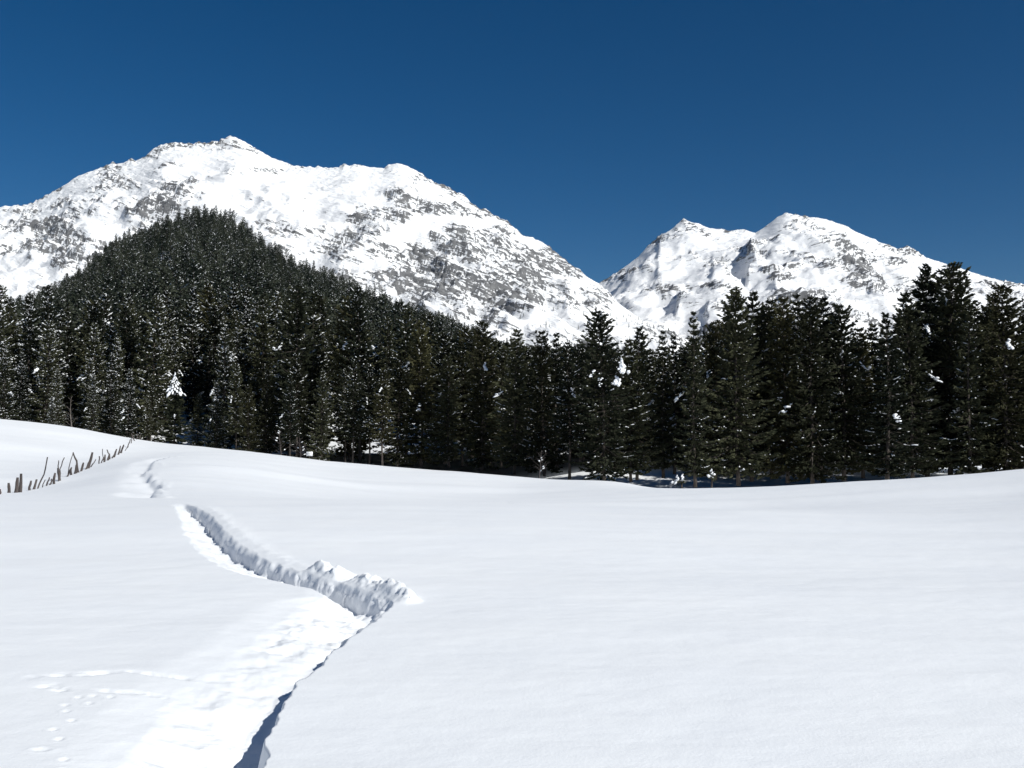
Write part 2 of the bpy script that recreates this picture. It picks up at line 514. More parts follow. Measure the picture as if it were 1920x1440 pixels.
# ------------------------------------------------------------------ the wooded hill
HILL = np.array([(-900, 46), (-300, 62), (0, 64), (100, 77), (160, 93), (200, 106), (260, 118), (300, 125), (340, 128), (390, 129), (430, 126), (470, 115),
                 (520, 102), (600, 88), (680, 77), (750, 68), (830, 57), (900, 45), (960, 31), (1050, 17), (1200, 8), (1400, 3), (1800, 0)], float)
HU = (HILL[:, 0] - 960) / F
H0, H1 = 128.0, 640.0
def hill_z(X, Y):
    X = np.atleast_1d(np.asarray(X, float)); Y = np.atleast_1d(np.asarray(Y, float))
    u = X / np.maximum(Y, 1.0)
    zr = np.interp(u, HU, HILL[:, 1])
    q = (Y - H0) / (H1 - H0)
    qq = np.clip(q, 0, 1)
    s = qq ** 1.12 - 0.35 * np.clip(q - 1, 0, None) ** 1.3
    s = s - 0.06 * np.exp(-((q - 1) / 0.05) ** 2)
    z = zr * s + (2.2 * fbm(X / 45, Y / 45, 3, seed=140)) * sstep(0, 0.2, q)
    return z - 1.2 + np.where(q < 0, q * 20, 0)
hy = np.concatenate([np.linspace(118, 660, 130), np.linspace(668, 1250, 40)])
hu = np.linspace(-1.15, 0.45, 240)
HY, HUU = np.meshgrid(hy, hu, indexing='ij')
hx = (HUU * HY).ravel(); hyy = HY.ravel()
hz = hill_z(hx, hyy)
me = mesh_arrays('hill', np.stack([hx, hyy, hz], 1), grid_faces(len(hy), len(hu)), smooth=True)
me.flip_normals() if me.polygons[0].normal.z < 0 else None
tag(link('hill', me, mats=[M['snow']]), 'snow covered hillside under the dense dark conifers', kind='structure')

def floor_z(X, Y):
    g = ground_z(X, Y); h = hill_z(X, Y)
    return np.maximum(g, h)

# ------------------------------------------------------------------ mountains
def mountain(name, label, prof, Y0, dist, rock, cliffs, mat, nu, ny, seed, lam, dip, ribs, pw=1.6):
    prof = np.array(prof, float)
    u = np.linspace((prof[0, 0] - 960) / F, (prof[-1, 0] - 960) / F, nu)
    pxs = u * F + 960
    py = np.interp(pxs, prof[:, 0], prof[:, 1])
    Yr = np.interp(pxs, [d[0] for d in dist], [d[1] for d in dist])
    Zr = np.array([P(a, b, c)[2] for a, b, c in zip(pxs, py, Yr)])
    s1 = np.linspace(0, 1, ny - 24) ** 0.8
    s = np.concatenate([s1, np.linspace(1.006, 1.35, 24)])
    S, U = np.meshgrid(s, u, indexing='ij')
    YR = np.broadcast_to(Yr, S.shape); ZR = np.broadcast_to(Zr, S.shape)
    Y = Y0 + S * (YR - Y0); X = U * Y
    def soft(k):
        ker = np.exp(-0.5 * (np.arange(-160, 161) / k) ** 2); ker /= ker.sum()
        return np.convolve(np.pad(Zr, 160, mode='edge'), ker, mode='valid')
    S1 = np.minimum(S, 1.0)
    U2 = U + 0.035 * (1 - S1) * fbm(U * 18, S * 5, 3, seed=seed + 70)      # spurs wander down the face
    Zs, Zm = np.interp(U2, u, soft(nu / 22.0)), np.interp(U2, u, soft(nu / 110.0))
    ZR = Zs + (Zm - Zs) * sstep(0.62, 0.95, S1) + (ZR - Zm) * sstep(0.955, 1.0, S1)
    z = ZR * np.where(S <= 1, np.clip(S, 0, 1) ** pw, 1 - (S - 1) * 2.0)
    env = sstep(0.05, 0.35, S) * (1 - 0.92 * sstep(0.80, 1.0, S))
    jag = sstep(0.05, 0.3, S)
    wx = 60 * fbm(X / 500, Y / 500, 2, seed=seed); wy = 60 * fbm(X / 500 + 9, Y / 500, 2, seed=seed + 3)
    rid = 1 - np.abs(fbm((X + wx) / 420, (Y + wy) / 1300, 2, seed=seed + 5)) * 1.6
    z0 = z + env * ribs * rid + env * 34 * fbm((X + wx) / 260, (Y + wy) / 260, 3, seed=seed + 8)
    across = X * math.sin(math.radians(dip)) + z0 * math.cos(math.radians(dip)); down = X * math.cos(math.radians(dip)) - z0 * math.sin(math.radians(dip))
    z0 = z0 + env * 20 * (1 - 2 * np.abs(fbm((across + wx * 0.4) / 130, (down + wy) / 620, 3, seed=seed + 11)))
    PX, PY = px_of(X, Y, z0)
    bias = np.zeros_like(z)
    for (cx, cy, rx, ry, a) in rock:
        q = ((PX - cx) / rx) ** 2 + ((PY - cy) / ry) ** 2
        bias += a * np.exp(-q * (0.7 + 0.25 * fbm(PX / 25, PY / 14, 2, seed=seed + 50)))
    for (cx, y0, y1, w, A) in cliffs:          # buttress whose left flank drops sheer
        xx = cx + 6 * fbm(PY / 26, PY * 0, 2, seed=seed + 60) + (PY - y0) * -0.05
        d = PX - xx
        f = np.where(d > 0, np.clip(1 - d / w, 0, 1) ** 1.5, np.clip(1 + d / 7.0, 0, 1))
        z0 = z0 + A * f * sstep(y0, y0 + 18, PY) * sstep(y1, y1 - 18, PY)
    # stratified ledges dipping across the face
    c, sn = math.cos(math.radians(dip)), math.sin(math.radians(dip))
    ww = 16 * fbm(X / 160, z0 / 160, 3, seed=seed + 20)
    zone = fbm(X / 230 + 3, z0 / 120, 3, seed=seed + 24) * 0.75 + bias * 0.62 + 0.09      # where the rock comes through
    patch = sstep(0.0, 0.34, zone)
    amp = jag * (0.10 + 1.0 * patch) * (1 - 0.5 * sstep(0.92, 1.0, S))
    led = np.zeros_like(z); band = np.zeros_like(z)
    for lm, k, sd in ((lam, 1.0, 0), (lam * 0.5, 0.6, 7), (lam * 0.27, 0.4, 13)):
        q = ((z0 + ww) * c + X * sn) / lm + 0.75 * fbm(X / (lm * 4), z0 / (lm * 2.5), 3, seed=seed + 30 + sd)
        fr = q - np.floor(q)
        cut = 0.68 + 0.20 * fbm(X / (lm * 2), z0 / (lm * 1.5), 2, seed=seed + 36 + sd)
        saw = np.where(fr < cut, fr / cut, (1 - fr) / (1 - cut))
        led += (saw - 0.5) * lm * 0.34 * k
        band = np.maximum(band, sstep(cut - 0.03, cut + 0.08, fr) * sstep(1.0, 0.93, fr) * sstep(0.08 * (2 - k), 0.5, zone + 0.30 * (k < 1) * fbm(X / 90, z0 / 50, 2, seed=seed + 38)))
    z1 = z0 + amp * led + jag * (7.5 * fbm(X / 60, Y / 60, 4, seed=seed + 40, gain=0.62)) * (0.42 + 0.75 * patch)
    z1 = z1 + jag * 3.0 * (0.5 + 0.6 * patch) * (1 - 2 * np.abs(fbm(across / 26, down / 60, 3, seed=seed + 44, gain=0.6)))
    V = np.stack([X, Y, z1], -1)
    dU = np.gradient(V, axis=1); dS = np.gradient(V, axis=0)
    n = np.cross(dU, dS); n /= np.linalg.norm(n, axis=-1, keepdims=True) + 1e-9
    nz = np.abs(n[..., 2])
    def blur(a, k):
        for ax in (0, 1):
            c_ = np.cumsum(np.concatenate([np.repeat(np.take(a, [0], ax), k + 1, ax), a, np.repeat(np.take(a, [-1], ax), k, ax)], ax), ax)
            a = (np.take(c_, range(2 * k + 1, c_.shape[ax]), ax) - np.take(c_, range(0, c_.shape[ax] - 2 * k - 1), ax)) / (2 * k + 1)
        return a
    convex = np.clip((z1 - blur(z1, 9)) / 14.0, -1, 1)              # wind strips the ribs, hollows hold the snow
    bare = -0.34 + 0.52 * band + 0.06 * patch + 0.14 * convex + sstep(0.72, 0.45, nz) * 0.25 + 0.42 * np.clip(bias - 0.62, 0, 0.5)
    me = mesh_arrays(name, V.reshape(-1, 3), grid_faces(len(s), nu), smooth=True)
    at = me.attributes.new('rock', 'FLOAT', 'POINT')
    at.data.foreach_set('value', bare.ravel().astype(np.float32))
    if me.polygons[len(me.polygons) // 2].normal.z < 0:
        me.flip_normals()
    tag(link(name, me, mats=[mat]), label, kind='structure')
    return V

LEFT = [(-700, 560), (-450, 500), (-250, 450), (-100, 410), (0, 387), (40, 385), (65, 377), (100, 355), (140, 331), (180, 316), (205, 308), (222, 307), (240, 299), (247, 303), (264, 295),
        (290, 275), (320, 270), (345, 272), (400, 268), (414, 258), (425, 254), (440, 260), (455, 267), (480, 285), (520, 302), (545, 309), (570, 314), (610, 315), (632, 312), (641, 306), (652, 311), (662, 308), (690, 314),
        (718, 316), (726, 309), (746, 307), (760, 311), (775, 319), (810, 341), (850, 360), (872, 371), (882, 381), (900, 391), (935, 409), (950, 415), (962, 428), (1000, 450), (1018, 455), (1040, 471), (1070, 495), (1085, 504),
        (1100, 517), (1125, 533), (1150, 560), (1190, 592), (1250, 618), (1310, 645), (1400, 690)]
mat_l = make_mountain('mountain_snow_and_strata', 24, 0.08)
V_LEFT = mountain('mountain_left', 'broad snowy mountain with grey rock bands behind the wooded hill', LEFT, 1300.0, [(-700, 4300), (425, 4500), (900, 4300), (1400, 3600)],
         [(275, 388, 50, 20, .9), (312, 368, 18, 24, .9), (72, 428, 40, 20, .6), (150, 452, 60, 26, .5), (102, 492, 40, 20, .8), (30, 420, 30, 20, .3),
          (790, 385, 60, 25, .45), (828, 396, 30, 8, .8), (690, 440, 40, 14, .6), (775, 470, 40, 16, .7), (860, 465, 90, 22, .5),
          (830, 508, 80, 20, .6), (905, 530, 80, 20, .65), (780, 532, 70, 26, .6), (900, 470, 230, 110, .25), (120, 400, 150, 70, .2), (1010, 480, 60, 35, .45), (1000, 545, 90, 35, .55), (950, 424, 16, 9, .8),
          (1030, 470, 20, 9, .8), (1065, 495, 40, 16, .6), (718, 345, 16, 30, .35), (520, 462, 30, 16, .5), (980, 600, 120, 30, .5), (840, 560, 90, 20, .4),
          (470, 345, 120, 40, -.55), (650, 350, 60, 30, -.5), (400, 290, 90, 16, -.35), (55, 505, 60, 18, -.8), (240, 440, 40, 14, -.5), (620, 400, 60, 35, -.35),
          (830, 490, 40, 8, -.6), (890, 505, 35, 9, -.6), (1090, 590, 80, 25, -.3), (640, 309, 10, 8, .5), (245, 302, 8, 6, .6)],
         [], mat_l, 1040, 400, 200, 38.0, 24, 30)
RIGHT = [(850, 700), (1000, 622), (1080, 562), (1125, 532), (1150, 517), (1180, 495), (1200, 480), (1212, 467), (1235, 445), (1262, 430), (1272, 421), (1285, 413), (1297, 416), (1310, 420), (1335, 428), (1350, 430), (1375, 431), (1400, 431), (1420, 438),
         (1440, 425), (1462, 408), (1476, 402), (1500, 402), (1530, 408), (1560, 415), (1590, 425), (1640, 448), (1690, 467), (1708, 464), (1722, 470), (1740, 482), (1790, 500), (1840, 515), (1890, 527), (1920, 533), (2050, 572), (2250, 620), (2500, 690)]
mat_r = make_mountain('mountain_snow_and_cliffs', -14, 0.05)
mountain('mountain_right', 'snowy twin peaked mountain with dark cliff bands behind tall conifers', RIGHT, 1900.0, [(850, 5600), (1285, 6200), (1480, 6000), (2500, 5600)],
         [(1570, 490, 42, 10, 1.1), (1512, 461, 22, 8, .8), (1610, 492, 16, 12, 1.0), (1650, 502, 40, 8, .6), (1580, 450, 20, 7, .7), (1705, 469, 22, 5, .6), (1620, 510, 20, 8, .7),
          (1275, 425, 22, 10, .5), (1370, 436, 40, 8, .5), (1240, 490, 30, 30, .3), (1200, 545, 45, 16, .35), (1480, 545, 80, 20, .35), (1560, 575, 60, 20, .25), (1800, 545, 80, 25, .3), (1440, 500, 40, 20, .25),
          (1330, 520, 80, 45, -.45), (1530, 430, 60, 12, -.5), (1220, 590, 60, 20, -.6), (1700, 500, 60, 14, -.3), (1420, 420, 20, 12, -.2)],
         [(1408, 450, 548, 70, 62), (1276, 545, 600, 50, 36), (1340, 470, 540, 30, 16), (1238, 440, 530, 26, 16), (1330, 560, 640, 40, 26)],
         mat_r, 800, 330, 300, 40.0, -14, 55)

# ------------------------------------------------------------------ conifers
def rot_z(v, a):
    c, s = np.cos(a), np.sin(a)
    return np.stack([v[..., 0] * c - v[..., 1] * s, v[..., 0] * s + v[..., 1] * c, v[..., 2]], -1)

def tube(pts, rad, k=6):
    """tapered tube along a polyline -> verts, quads"""
    pts = np.array(pts, float); n = len(pts)
    V = []
    for i in range(n):
        t = pts[min(i + 1, n - 1)] - pts[max(i - 1, 0)]
        t = t / (np.linalg.norm(t) + 1e-9)
        a = np.cross(t, [0.3, 0.9, 0.1]); a /= np.linalg.norm(a)
        b = np.cross(t, a)
        for j in range(k):
            w = 2 * math.pi * j / k
            V.append(pts[i] + rad[i] * (math.cos(w) * a + math.sin(w) * b))
    Fq = []
    for i in range(n - 1):
        for j in range(k):
            Fq.append((i * k + j, i * k + (j + 1) % k, (i + 1) * k + (j + 1) % k, (i + 1) * k + j))
    for i in range(1, k - 2, 2):                      # close both ends
        Fq.append((0, i + 2, i + 1, i)); o = (n - 1) * k; Fq.append((o, o + i, o + i + 1, o + i + 2))
    return np.array(V), np.array(Fq)

def merge(parts):
    Vs, Fs, o = [], [], 0
    for v, f in parts:
        Vs.append(v); Fs.append(np.asarray(f) + o); o += len(v)
    return np.concatenate(Vs), np.concatenate(Fs)

# a low lump: squashed, jittered octahedral ball, 32 triangles
_ov = np.array([(1, 0, 0), (-1, 0, 0), (0, 1, 0), (0, -1, 0), (0, 0, 1), (0, 0, -1)], float)
_of = [(0, 2, 4), (2, 1, 4), (1, 3, 4), (3, 0, 4), (2, 0, 5), (1, 2, 5), (3, 1, 5), (0, 3, 5)]
def lump(r, c, size, yaw=0.0, pitch=0.0, sub=True):
    v = _ov.copy(); f = list(_of)
    if sub:
        vl = [tuple(a) for a in v]; cache = {}; nf = []
        def mid(i, j):
            k = (min(i, j), max(i, j))
            if k not in cache:
                m = (np.array(vl[i]) + np.array(vl[j])) / 2; m /= np.linalg.norm(m)
                vl.append(tuple(m)); cache[k] = len(vl) - 1
            return cache[k]
        for a, b, d in f:
            x, y, z = mid(a, b), mid(b, d), mid(d, a)
            nf += [(a, x, z), (x, b, y), (z, y, d), (x, y, z)]
        v = np.array(vl); f = nf
    v = v * (1 + r.uniform(-0.28, 0.28, (len(v), 1))) * np.array(size)
    cp, sp = math.cos(pitch), math.sin(pitch)
    v = np.stack([v[:, 0] * cp - v[:, 2] * sp, v[:, 1], v[:, 0] * sp + v[:, 2] * cp], 1)
    v = rot_z(v, yaw) + np.array(c)
    return v, np.array(f)

def conifer(name, seed, H=20.0, R=2.9, bare=0.08, nb=150, tuft=13, shape=0.9, droop=-0.28, snow=70, big=2, needles='needles', low=False, tl=(0.36, 0.75), dead=0):
    """returns the meshes trunk, crown, snow of one kind of conifer, base at the origin"""
    r = np.random.default_rng(seed)
    lean = r.normal(0, 0.012, 2)
    def axis(h):
        h = np.asarray(h, float)
        return np.stack([lean[0] * h + 0.10 * np.sin(h * 0.35 + seed), lean[1] * h + 0.10 * np.cos(h * 0.3 + seed) - 0.1, h], -1)
    hs = np.linspace(-0.6, H * 0.985, 6 if low else 12)
    rad = 0.0095 * H * (1 - np.clip(hs, 0, H) / H) ** 0.85 + 0.012
    rad[0] *= 1.25
    parts_t = [tube(axis(hs), rad, 5 if low else 8)]
    tV, snowp = [], []
    lob = r.uniform(0, 6.28, 4); la = r.uniform(0.06, 0.2, 4)
    for i in range(nb):
        wh = 3 if low else 8                       # boughs sit in whorls
        f = ((i // wh) * wh + wh * (0.5 + r.normal(0, 0.16))) / nb
        f = min(max(f, 0.0), 1.0)
        f = bare + (1 - bare) * (1 - (1 - f) ** 1.0)
        f = min(f, 0.992)
        h = f * H
        g = (f - bare) / (1 - bare)
        prof = (1 - g) ** shape * min(1.0, 0.55 + g * 3.2) + 0.025
        az = i * 2.39996 + r.normal(0, 0.35)
        lobe = 1 + sum(a * math.sin((k + 1) * az + l + 5.0 * f) for k, (a, l) in enumerate(zip(la, lob)))
        L = R * prof * lobe * r.uniform(0.62, 1.18)
        if r.uniform() < 0.05: L *= 1.3
        el0 = droop + 0.75 * g ** 1.3 + r.normal(0, 0.10)
        curve = r.uniform(-0.05, 0.30)
        base = axis(h)
        nt_ = max(3, int(tuft * (0.35 + 0.65 * L / R)))
        dirh = np.array([math.cos(az), math.sin(az)])
        def bp(t):
            t = np.asarray(t, float)
            zz = L * (t * math.sin(el0) + curve * (t ** 2 - 0.35 * t) - 0.10 * np.sin(np.pi * t))
            hh = L * t * math.cos(el0)
            return np.stack([base[0] + dirh[0] * hh, base[1] + dirh[1] * hh, base[2] + zz], -1)
        if not low and L > 0.6:
            parts_t.append(tube(bp([0, 0.5, 0.92]), [0.022 + 0.010 * L, 0.016 + 0.005 * L, 0.006], 3))
        t = r.uniform(0.06, 1.0, nt_) ** 0.75
        t[0] = 1.0
        c = bp(t)
        side = np.array([-dirh[1], dirh[0], 0.0])
        lat = r.uniform(-1, 1, nt_) * 0.38 * L * (1.05 - t) + r.normal(0, 0.05 * L, nt_)
        c = c + side * lat[:, None]
        c[:, 2] += r.normal(-0.03, 0.07, nt_) - 0.16 * np.abs(lat)
        yaw = az + np.sign(lat) * r.uniform(0.1, 0.9, nt_)
        pit = el0 * 0.5 + r.normal(0.05, 0.32, nt_)
        Lt = r.uniform(*tl, nt_) * (0.55 + 0.45 * min(1, L / 1.6)) * (1.25 - 0.4 * t)
        W = Lt * r.uniform(0.13, 0.22, nt_)
        d = np.stack([np.cos(yaw) * np.cos(pit), np.sin(yaw) * np.cos(pit), np.sin(pit)], 1)
        sd = np.stack([-np.sin(yaw), np.cos(yaw), np.zeros(nt_)], 1)
        up = np.cross(d, sd)
        a0 = c - d * (Lt * 0.35)[:, None]; a1 = c + d * (Lt * 0.65)[:, None]
        m = c + d * (Lt * 0.05)[:, None]
        roll = r.uniform(0, math.pi, nt_)
        for rr_ in ((0.0,) if low else (0.0, math.pi / 2)):
            o = (np.cos(roll + rr_)[:, None] * sd + np.sin(roll + rr_)[:, None] * up) * W[:, None]
            quad = np.stack([a0, m + o, a1, m - o - np.array([0, 0, 0.03])], 1)
            tV.append(quad.reshape(-1, 3))
        # snow caught on this branch
        def speck(tt, sz, lg, sub):
            cc = bp(tt) + np.array([0, 0, 0.05]) + side * r.normal(0, 0.14 * L if lg < 2 else 0.03 * L)
            snowp.append(lump(r, cc, (sz * lg, sz * r.uniform(0.7, 1.1), sz * 0.55), az + r.normal(0, 0.5 if lg < 2 else 0.15), el0 + curve * (2 * tt - 0.35) + r.normal(0, 0.12), sub))
        k_ = 1.5 if low else 1.0
        for _ in range(r.poisson(1.1 * snow / nb)):
            speck(r.uniform(0.35, 1.0), k_ * (0.035 + 0.11 * r.uniform() ** 2.5), r.uniform(1.0, 1.8), False)
        if L > 0.7 and r.uniform() < min(0.4, 0.14 * snow / nb):           # a loaded bough
            t0 = r.uniform(0.3, 0.65); sz = k_ * r.uniform(0.05, 0.12)
            for tt in np.linspace(t0, min(1.0, t0 + r.uniform(0.2, 0.5)), 2 if low else int(r.integers(3, 6))):
                speck(tt, sz * r.uniform(0.6, 1.15), r.uniform(2.0, 3.2), not low)
    for k in range(big):
        f = r.uniform(0.35, 0.85); g = (f - bare) / (1 - bare)
        az = r.uniform(math.pi, 2 * math.pi)          # towards the meadow when unturned
        rad_ = R * ((1 - g) ** shape) * 0.8
        b0 = axis(f * H) + np.array([math.cos(az) * rad_, math.sin(az) * rad_, -0.1])
        for q in range(9):
            sz = r.uniform(0.07, 0.22); w_ = q * 0.12
            snowp.append(lump(r, b0 + np.array([math.cos(az) * w_, math.sin(az) * w_, -0.10 * q + 0.1]) + r.normal(0, 0.12, 3), (sz * r.uniform(1, 1.8), sz, sz * 0.6), az + r.normal(0, 0.7), -0.5 + r.normal(0, 0.3)))
    for k in range(dead):                               # bare snags below the crown
        h = r.uniform(0.03, bare) * H; az = r.uniform(0, 6.28); b0 = axis(h); L = r.uniform(0.5, 1.4)
        parts_t.append(tube([b0, b0 + np.array([math.cos(az) * L, math.sin(az) * L, r.uniform(-0.3, 0.1)])], [0.03, 0.008], 3))
    tV = np.concatenate(tV)
    crown_f = np.arange(len(tV)).reshape(-1, 4)
    tv, tf = merge(parts_t)
    sv, sf = merge(snowp)
    if low:
        # one mesh with three materials, triangles and quads alike as triangles
        qf = lambda q: np.concatenate([q[:, [0, 1, 2]], q[:, [0, 2, 3]]])
        V, Fc = merge([(tv, qf(tf)), (tV, qf(crown_f)), (sv, sf)])
        mi = np.concatenate([np.zeros(len(tf) * 2), np.ones(len(crown_f) * 2), np.full(len(sf), 2)]).astype(int)
        return mesh_arrays(name, V, Fc, mat_idx=mi)
    mt = mesh_arrays(name + '_trunk', tv, tf); mt.materials.append(M['bark'])
    mc = mesh_arrays(name + '_crown', tV, crown_f); mc.materials.append(M[needles])
    ms = mesh_arrays(name + '_snow', sv, sf, smooth=True); ms.materials.append(M['snow_lump'])
    return mt, mc, ms

KIND = {}
for i in range(3):
    KIND['broad%d' % i] = conifer('broad', 400 + i, R=4.2, bare=[0.04, 0.03, 0.05][i], nb=260, tuft=30, shape=[0.55, 0.6, 0.58][i], snow=200, big=2, needles='needles_olive' if i == 1 else 'needles')
for i in range(3):
    KIND['full%d' % i] = conifer('full', 420 + i, R=3.8, bare=[0.03, 0.06, 0.05][i], nb=240, tuft=28, shape=[0.5, 0.55, 0.6][i], snow=210, big=1, needles='needles_olive' if i == 0 else 'needles')
for i in range(2):
    KIND['slim%d' % i] = conifer('slim', 440 + i, R=2.8, bare=0.05, nb=200, tuft=22, shape=0.7, snow=170, big=1)
for i in range(3):
    KIND['stem%d' % i] = conifer('stem', 460 + i, R=3.0, bare=0.26, nb=180, tuft=28, shape=0.5, snow=260, big=1, dead=14, needles='needles_olive' if i == 2 else 'needles')
for i in range(3):
    KIND['snowy%d' % i] = conifer('snowy', 480 + i, R=3.2, bare=0.05, nb=210, tuft=26, shape=0.55, snow=900, big=3)
KIND['young0'] = conifer('young', 500, H=20, R=4.2, bare=0.02, nb=120, tuft=16, shape=0.85, snow=60, big=1, tl=(1.0, 1.9))

placed = []
def tree(px, ytop, D, kind, label, group=None, wide=1.0, name='conifer_tree', yaw=None, X=None, height=None):
    x = (px - 960) / F * D if X is None else X
    z = float(floor_z(x, D)[0])
    if height is None:
        height = P(px, ytop, D)[2] - z
    k = height / 20.0
    root = bpy.data.objects.new(name, None)
    root.empty_display_size = 0.5
    COL.objects.link(root)
    yaw = random.uniform(0, 6.28) if yaw is None else yaw
    if X is None:                                  # stand it so that its tip, not its foot, is where the tip belongs
        me_ = KIND[kind][1]; tv_ = np.zeros(len(me_.vertices) * 3, np.float32); me_.vertices.foreach_get('co', tv_)
        tv_ = tv_.reshape(-1, 3); tip = tv_[np.argsort(tv_[:, 2])[-12:]].mean(0)
        x -= (tip[0] * math.cos(yaw) - tip[1] * math.sin(yaw)) * wide * (k ** 0.75 if k < 1 else k)
    root.location = (x, D, z - 0.1)
    lean_ = 0.003 if group == FRONT else 0.022
    root.rotation_euler = (random.gauss(0, lean_), random.gauss(0, lean_), yaw)
    w = wide * (k ** 0.75 if k < 1 else k)
    root.scale = (w, w, k)
    tag(root, label, 'conifer', group)
    for nm, me in zip(('trunk', 'crown', 'snow_load'), KIND[kind]):
        o = bpy.data.objects.new(nm, me); COL.objects.link(o); o.parent = root
        if nm == 'snow_load': o['kind'] = 'stuff'
    placed.append((x, D))
    return root

FRONT = 'conifers along the front of the forest'
R3 = 'conifer at the far side of the meadow'
# right-hand stand, tallest trees of the picture
tree(1799, 491, 92, 'broad0', 'tallest conifer, its pointed tip against blue sky near the right edge', FRONT, 1.05)
tree(1736, 496, 94, 'broad2', 'tall pointed conifer just left of the tallest tree at right', FRONT, 0.95)
tree(1884, 533, 88, 'broad1', 'broad dark conifer between the tallest tree and the picture\'s right edge', FRONT, 1.05)
tree(1930, 556, 92, 'full1', 'dark conifer cut off by the picture\'s right edge', FRONT, 1.1)
tree(1700, 546, 88, 'full2', 'dark conifer leaning on the shoulder of the tall right pair', FRONT, 0.95)
tree(1661, 583, 84, 'slim0', 'narrow conifer with olive tip in the gap left of the tall right pair', FRONT, 1.1)
tree(1620, 614, 92, 'full0', 'lower dark conifer filling the notch right of the rounded stand', FRONT, 1.0)
tree(1641, 604, 95, 'full2', 'dark conifer behind the narrow olive tipped one, in the notch', FRONT, 0.9)
tree(1578, 567, 90, 'full1', 'rightmost tree of the rounded middle stand below the grey cliff', FRONT, 1.0)
tree(1545, 556, 94, 'full2', 'second tree from the right in the rounded middle stand', FRONT, 0.9)
tree(1521, 554, 86, 'broad1', 'olive green conifer with big snow pads in the rounded stand', FRONT, 0.9)
tree(1495, 549, 96, 'slim1', 'slim spired conifer in the middle of the rounded stand', FRONT, 1.15)
tree(1477, 557, 88, 'full0', 'full conifer left of the slim spire in the rounded stand', FRONT, 0.95)
tree(1443, 561, 92, 'full1', 'conifer below the dark gully, third from left in the rounded stand', FRONT, 0.95)
tree(1414, 545, 90, 'full2', 'conifer with forked looking tip, second from left in the rounded stand', FRONT, 0.9)
tree(1384, 537, 86, 'broad2', 'broad conifer at the left end of the rounded stand under the gully', FRONT, 0.95)
tree(1299, 580, 84, 'slim1', 'thin spired conifer standing free in front of the snowy valley', FRONT, 0.85)
tree(1338, 610, 90, 'full0', 'lower conifer between the thin spire and the rounded stand', FRONT, 0.9)
tree(1262, 626, 96, 'slim0', 'short slim conifer just left of the thin spire', FRONT, 0.9)
tree(1242, 616, 92, 'slim1', 'second small spire left of the thin free standing one', FRONT, 0.9)
tree(1204, 611, 90, 'full1', 'small pointed conifer right of the big centre tree', FRONT, 0.85)
tree(1178, 634, 88, 'full2', 'conifer crowding the right side of the big centre tree', FRONT, 0.9)
big_centre = tree(1117, 581, 86, 'broad0', 'big broad conifer in the centre with a white snow cap halfway down', FRONT, 1.0)
tree(1046, 621, 98, 'slim0', 'twin tipped conifer left of the big centre tree', FRONT, 1.0)
tree(1022, 619, 94, 'full0', 'conifer with curved snowy boughs left of the big centre tree', FRONT, 0.9)
tree(1062, 640, 90, 'stem0', 'conifer with bare stem behind the snow gap at the meadow\'s edge', FRONT, 0.9)
tree(971, 615, 96, 'full2', 'pointed conifer in front of the mountain foot, third left of the big centre tree', FRONT, 0.95)
tree(940, 650, 104, 'stem1', 'dark conifer with bare double stem left of the picture\'s centre', FRONT, 0.9)
tree(905, 601, 100, 'broad1', 'olive conifer whose tip meets the foot of the bare mountain', FRONT, 0.9)
tree(868, 655, 106, 'stem2', 'conifer with pale bare stem below the end of the hill\'s crest', FRONT, 0.95)
tree(838, 665, 104, 'full1', 'low full conifer right of the olive tree in front of the hill', FRONT, 0.95)
tree(789, 600, 106, 'broad1', 'tall olive conifer standing out before the hill\'s right flank', FRONT, 0.95)
tree(748, 668, 104, 'full0', 'conifer just left of the tall olive tree before the hill', FRONT, 0.9)
tree(718, 690, 102, 'stem2', 'conifer with slanting snowy bough in front of the hill', FRONT, 0.9)
tree(690, 680, 106, 'stem0', 'bare stemmed conifer to the right of the bright gap in the trees', FRONT, 0.8)
tree(662, 672, 104, 'stem1', 'first dark trunk right of the bright gap in the trees', FRONT, 0.8)
tree(645, 690, 107, 'stem0', 'dark conifer bordering the bright gap on its right', FRONT, 0.62)
tree(604, 690, 104, 'full2', 'conifer bordering the bright gap on its left, beside the white sign', FRONT, 0.62)
tree(556, 660, 108, 'stem2', 'olive conifer with two thin bare trunks left of the white sign', FRONT, 0.8)
tree(545, 700, 104, 'stem1', 'thin stemmed conifer behind brown twigs near the white sign', FRONT, 0.7)
tree(500, 690, 110, 'broad1', 'olive conifer with low skirts left of the brown twigs', FRONT, 0.8)
tree(468, 720, 106, 'full0', 'low skirted olive conifer in the gap between dark trunks', FRONT, 0.8)
tree(440, 680, 110, 'stem0', 'conifer on a single straight black trunk at the snow\'s edge', FRONT, 0.8)
tree(408, 715, 112, 'snowy0', 'dark bluish conifer with snow pads on its low boughs', FRONT, 0.85)
tree(372, 735, 122, 'full2', 'dark conifer behind the small shadow on the snow', FRONT, 0.8)
tree(284, 700, 126, 'stem1', 'conifer with two thin bare trunks above the fence\'s far end', FRONT, 0.7)
tree(275, 740, 124, 'stem0', 'thin conifer on bare trunk next to the fence\'s far end', FRONT, 0.6)
tree(242, 690, 120, 'snowy1', 'snow dusted conifer right above the fence\'s far end', FRONT, 0.8)
tree(208, 660, 124, 'snowy0', 'snow dotted conifer at the meadow\'s edge, left of the fence\'s end', FRONT, 0.85)
tree(172, 700, 122, 'snowy2', 'dark conifer with snow mound at its foot near the bare sapling', FRONT, 0.8)
tree(108, 690, 124, 'snowy1', 'conifer with snow covered low boughs left of the bare sapling', FRONT, 0.8)
tree(96, 742, 121, 'snowy2', 'small snowy conifer right of the left white gap', FRONT, 0.75)
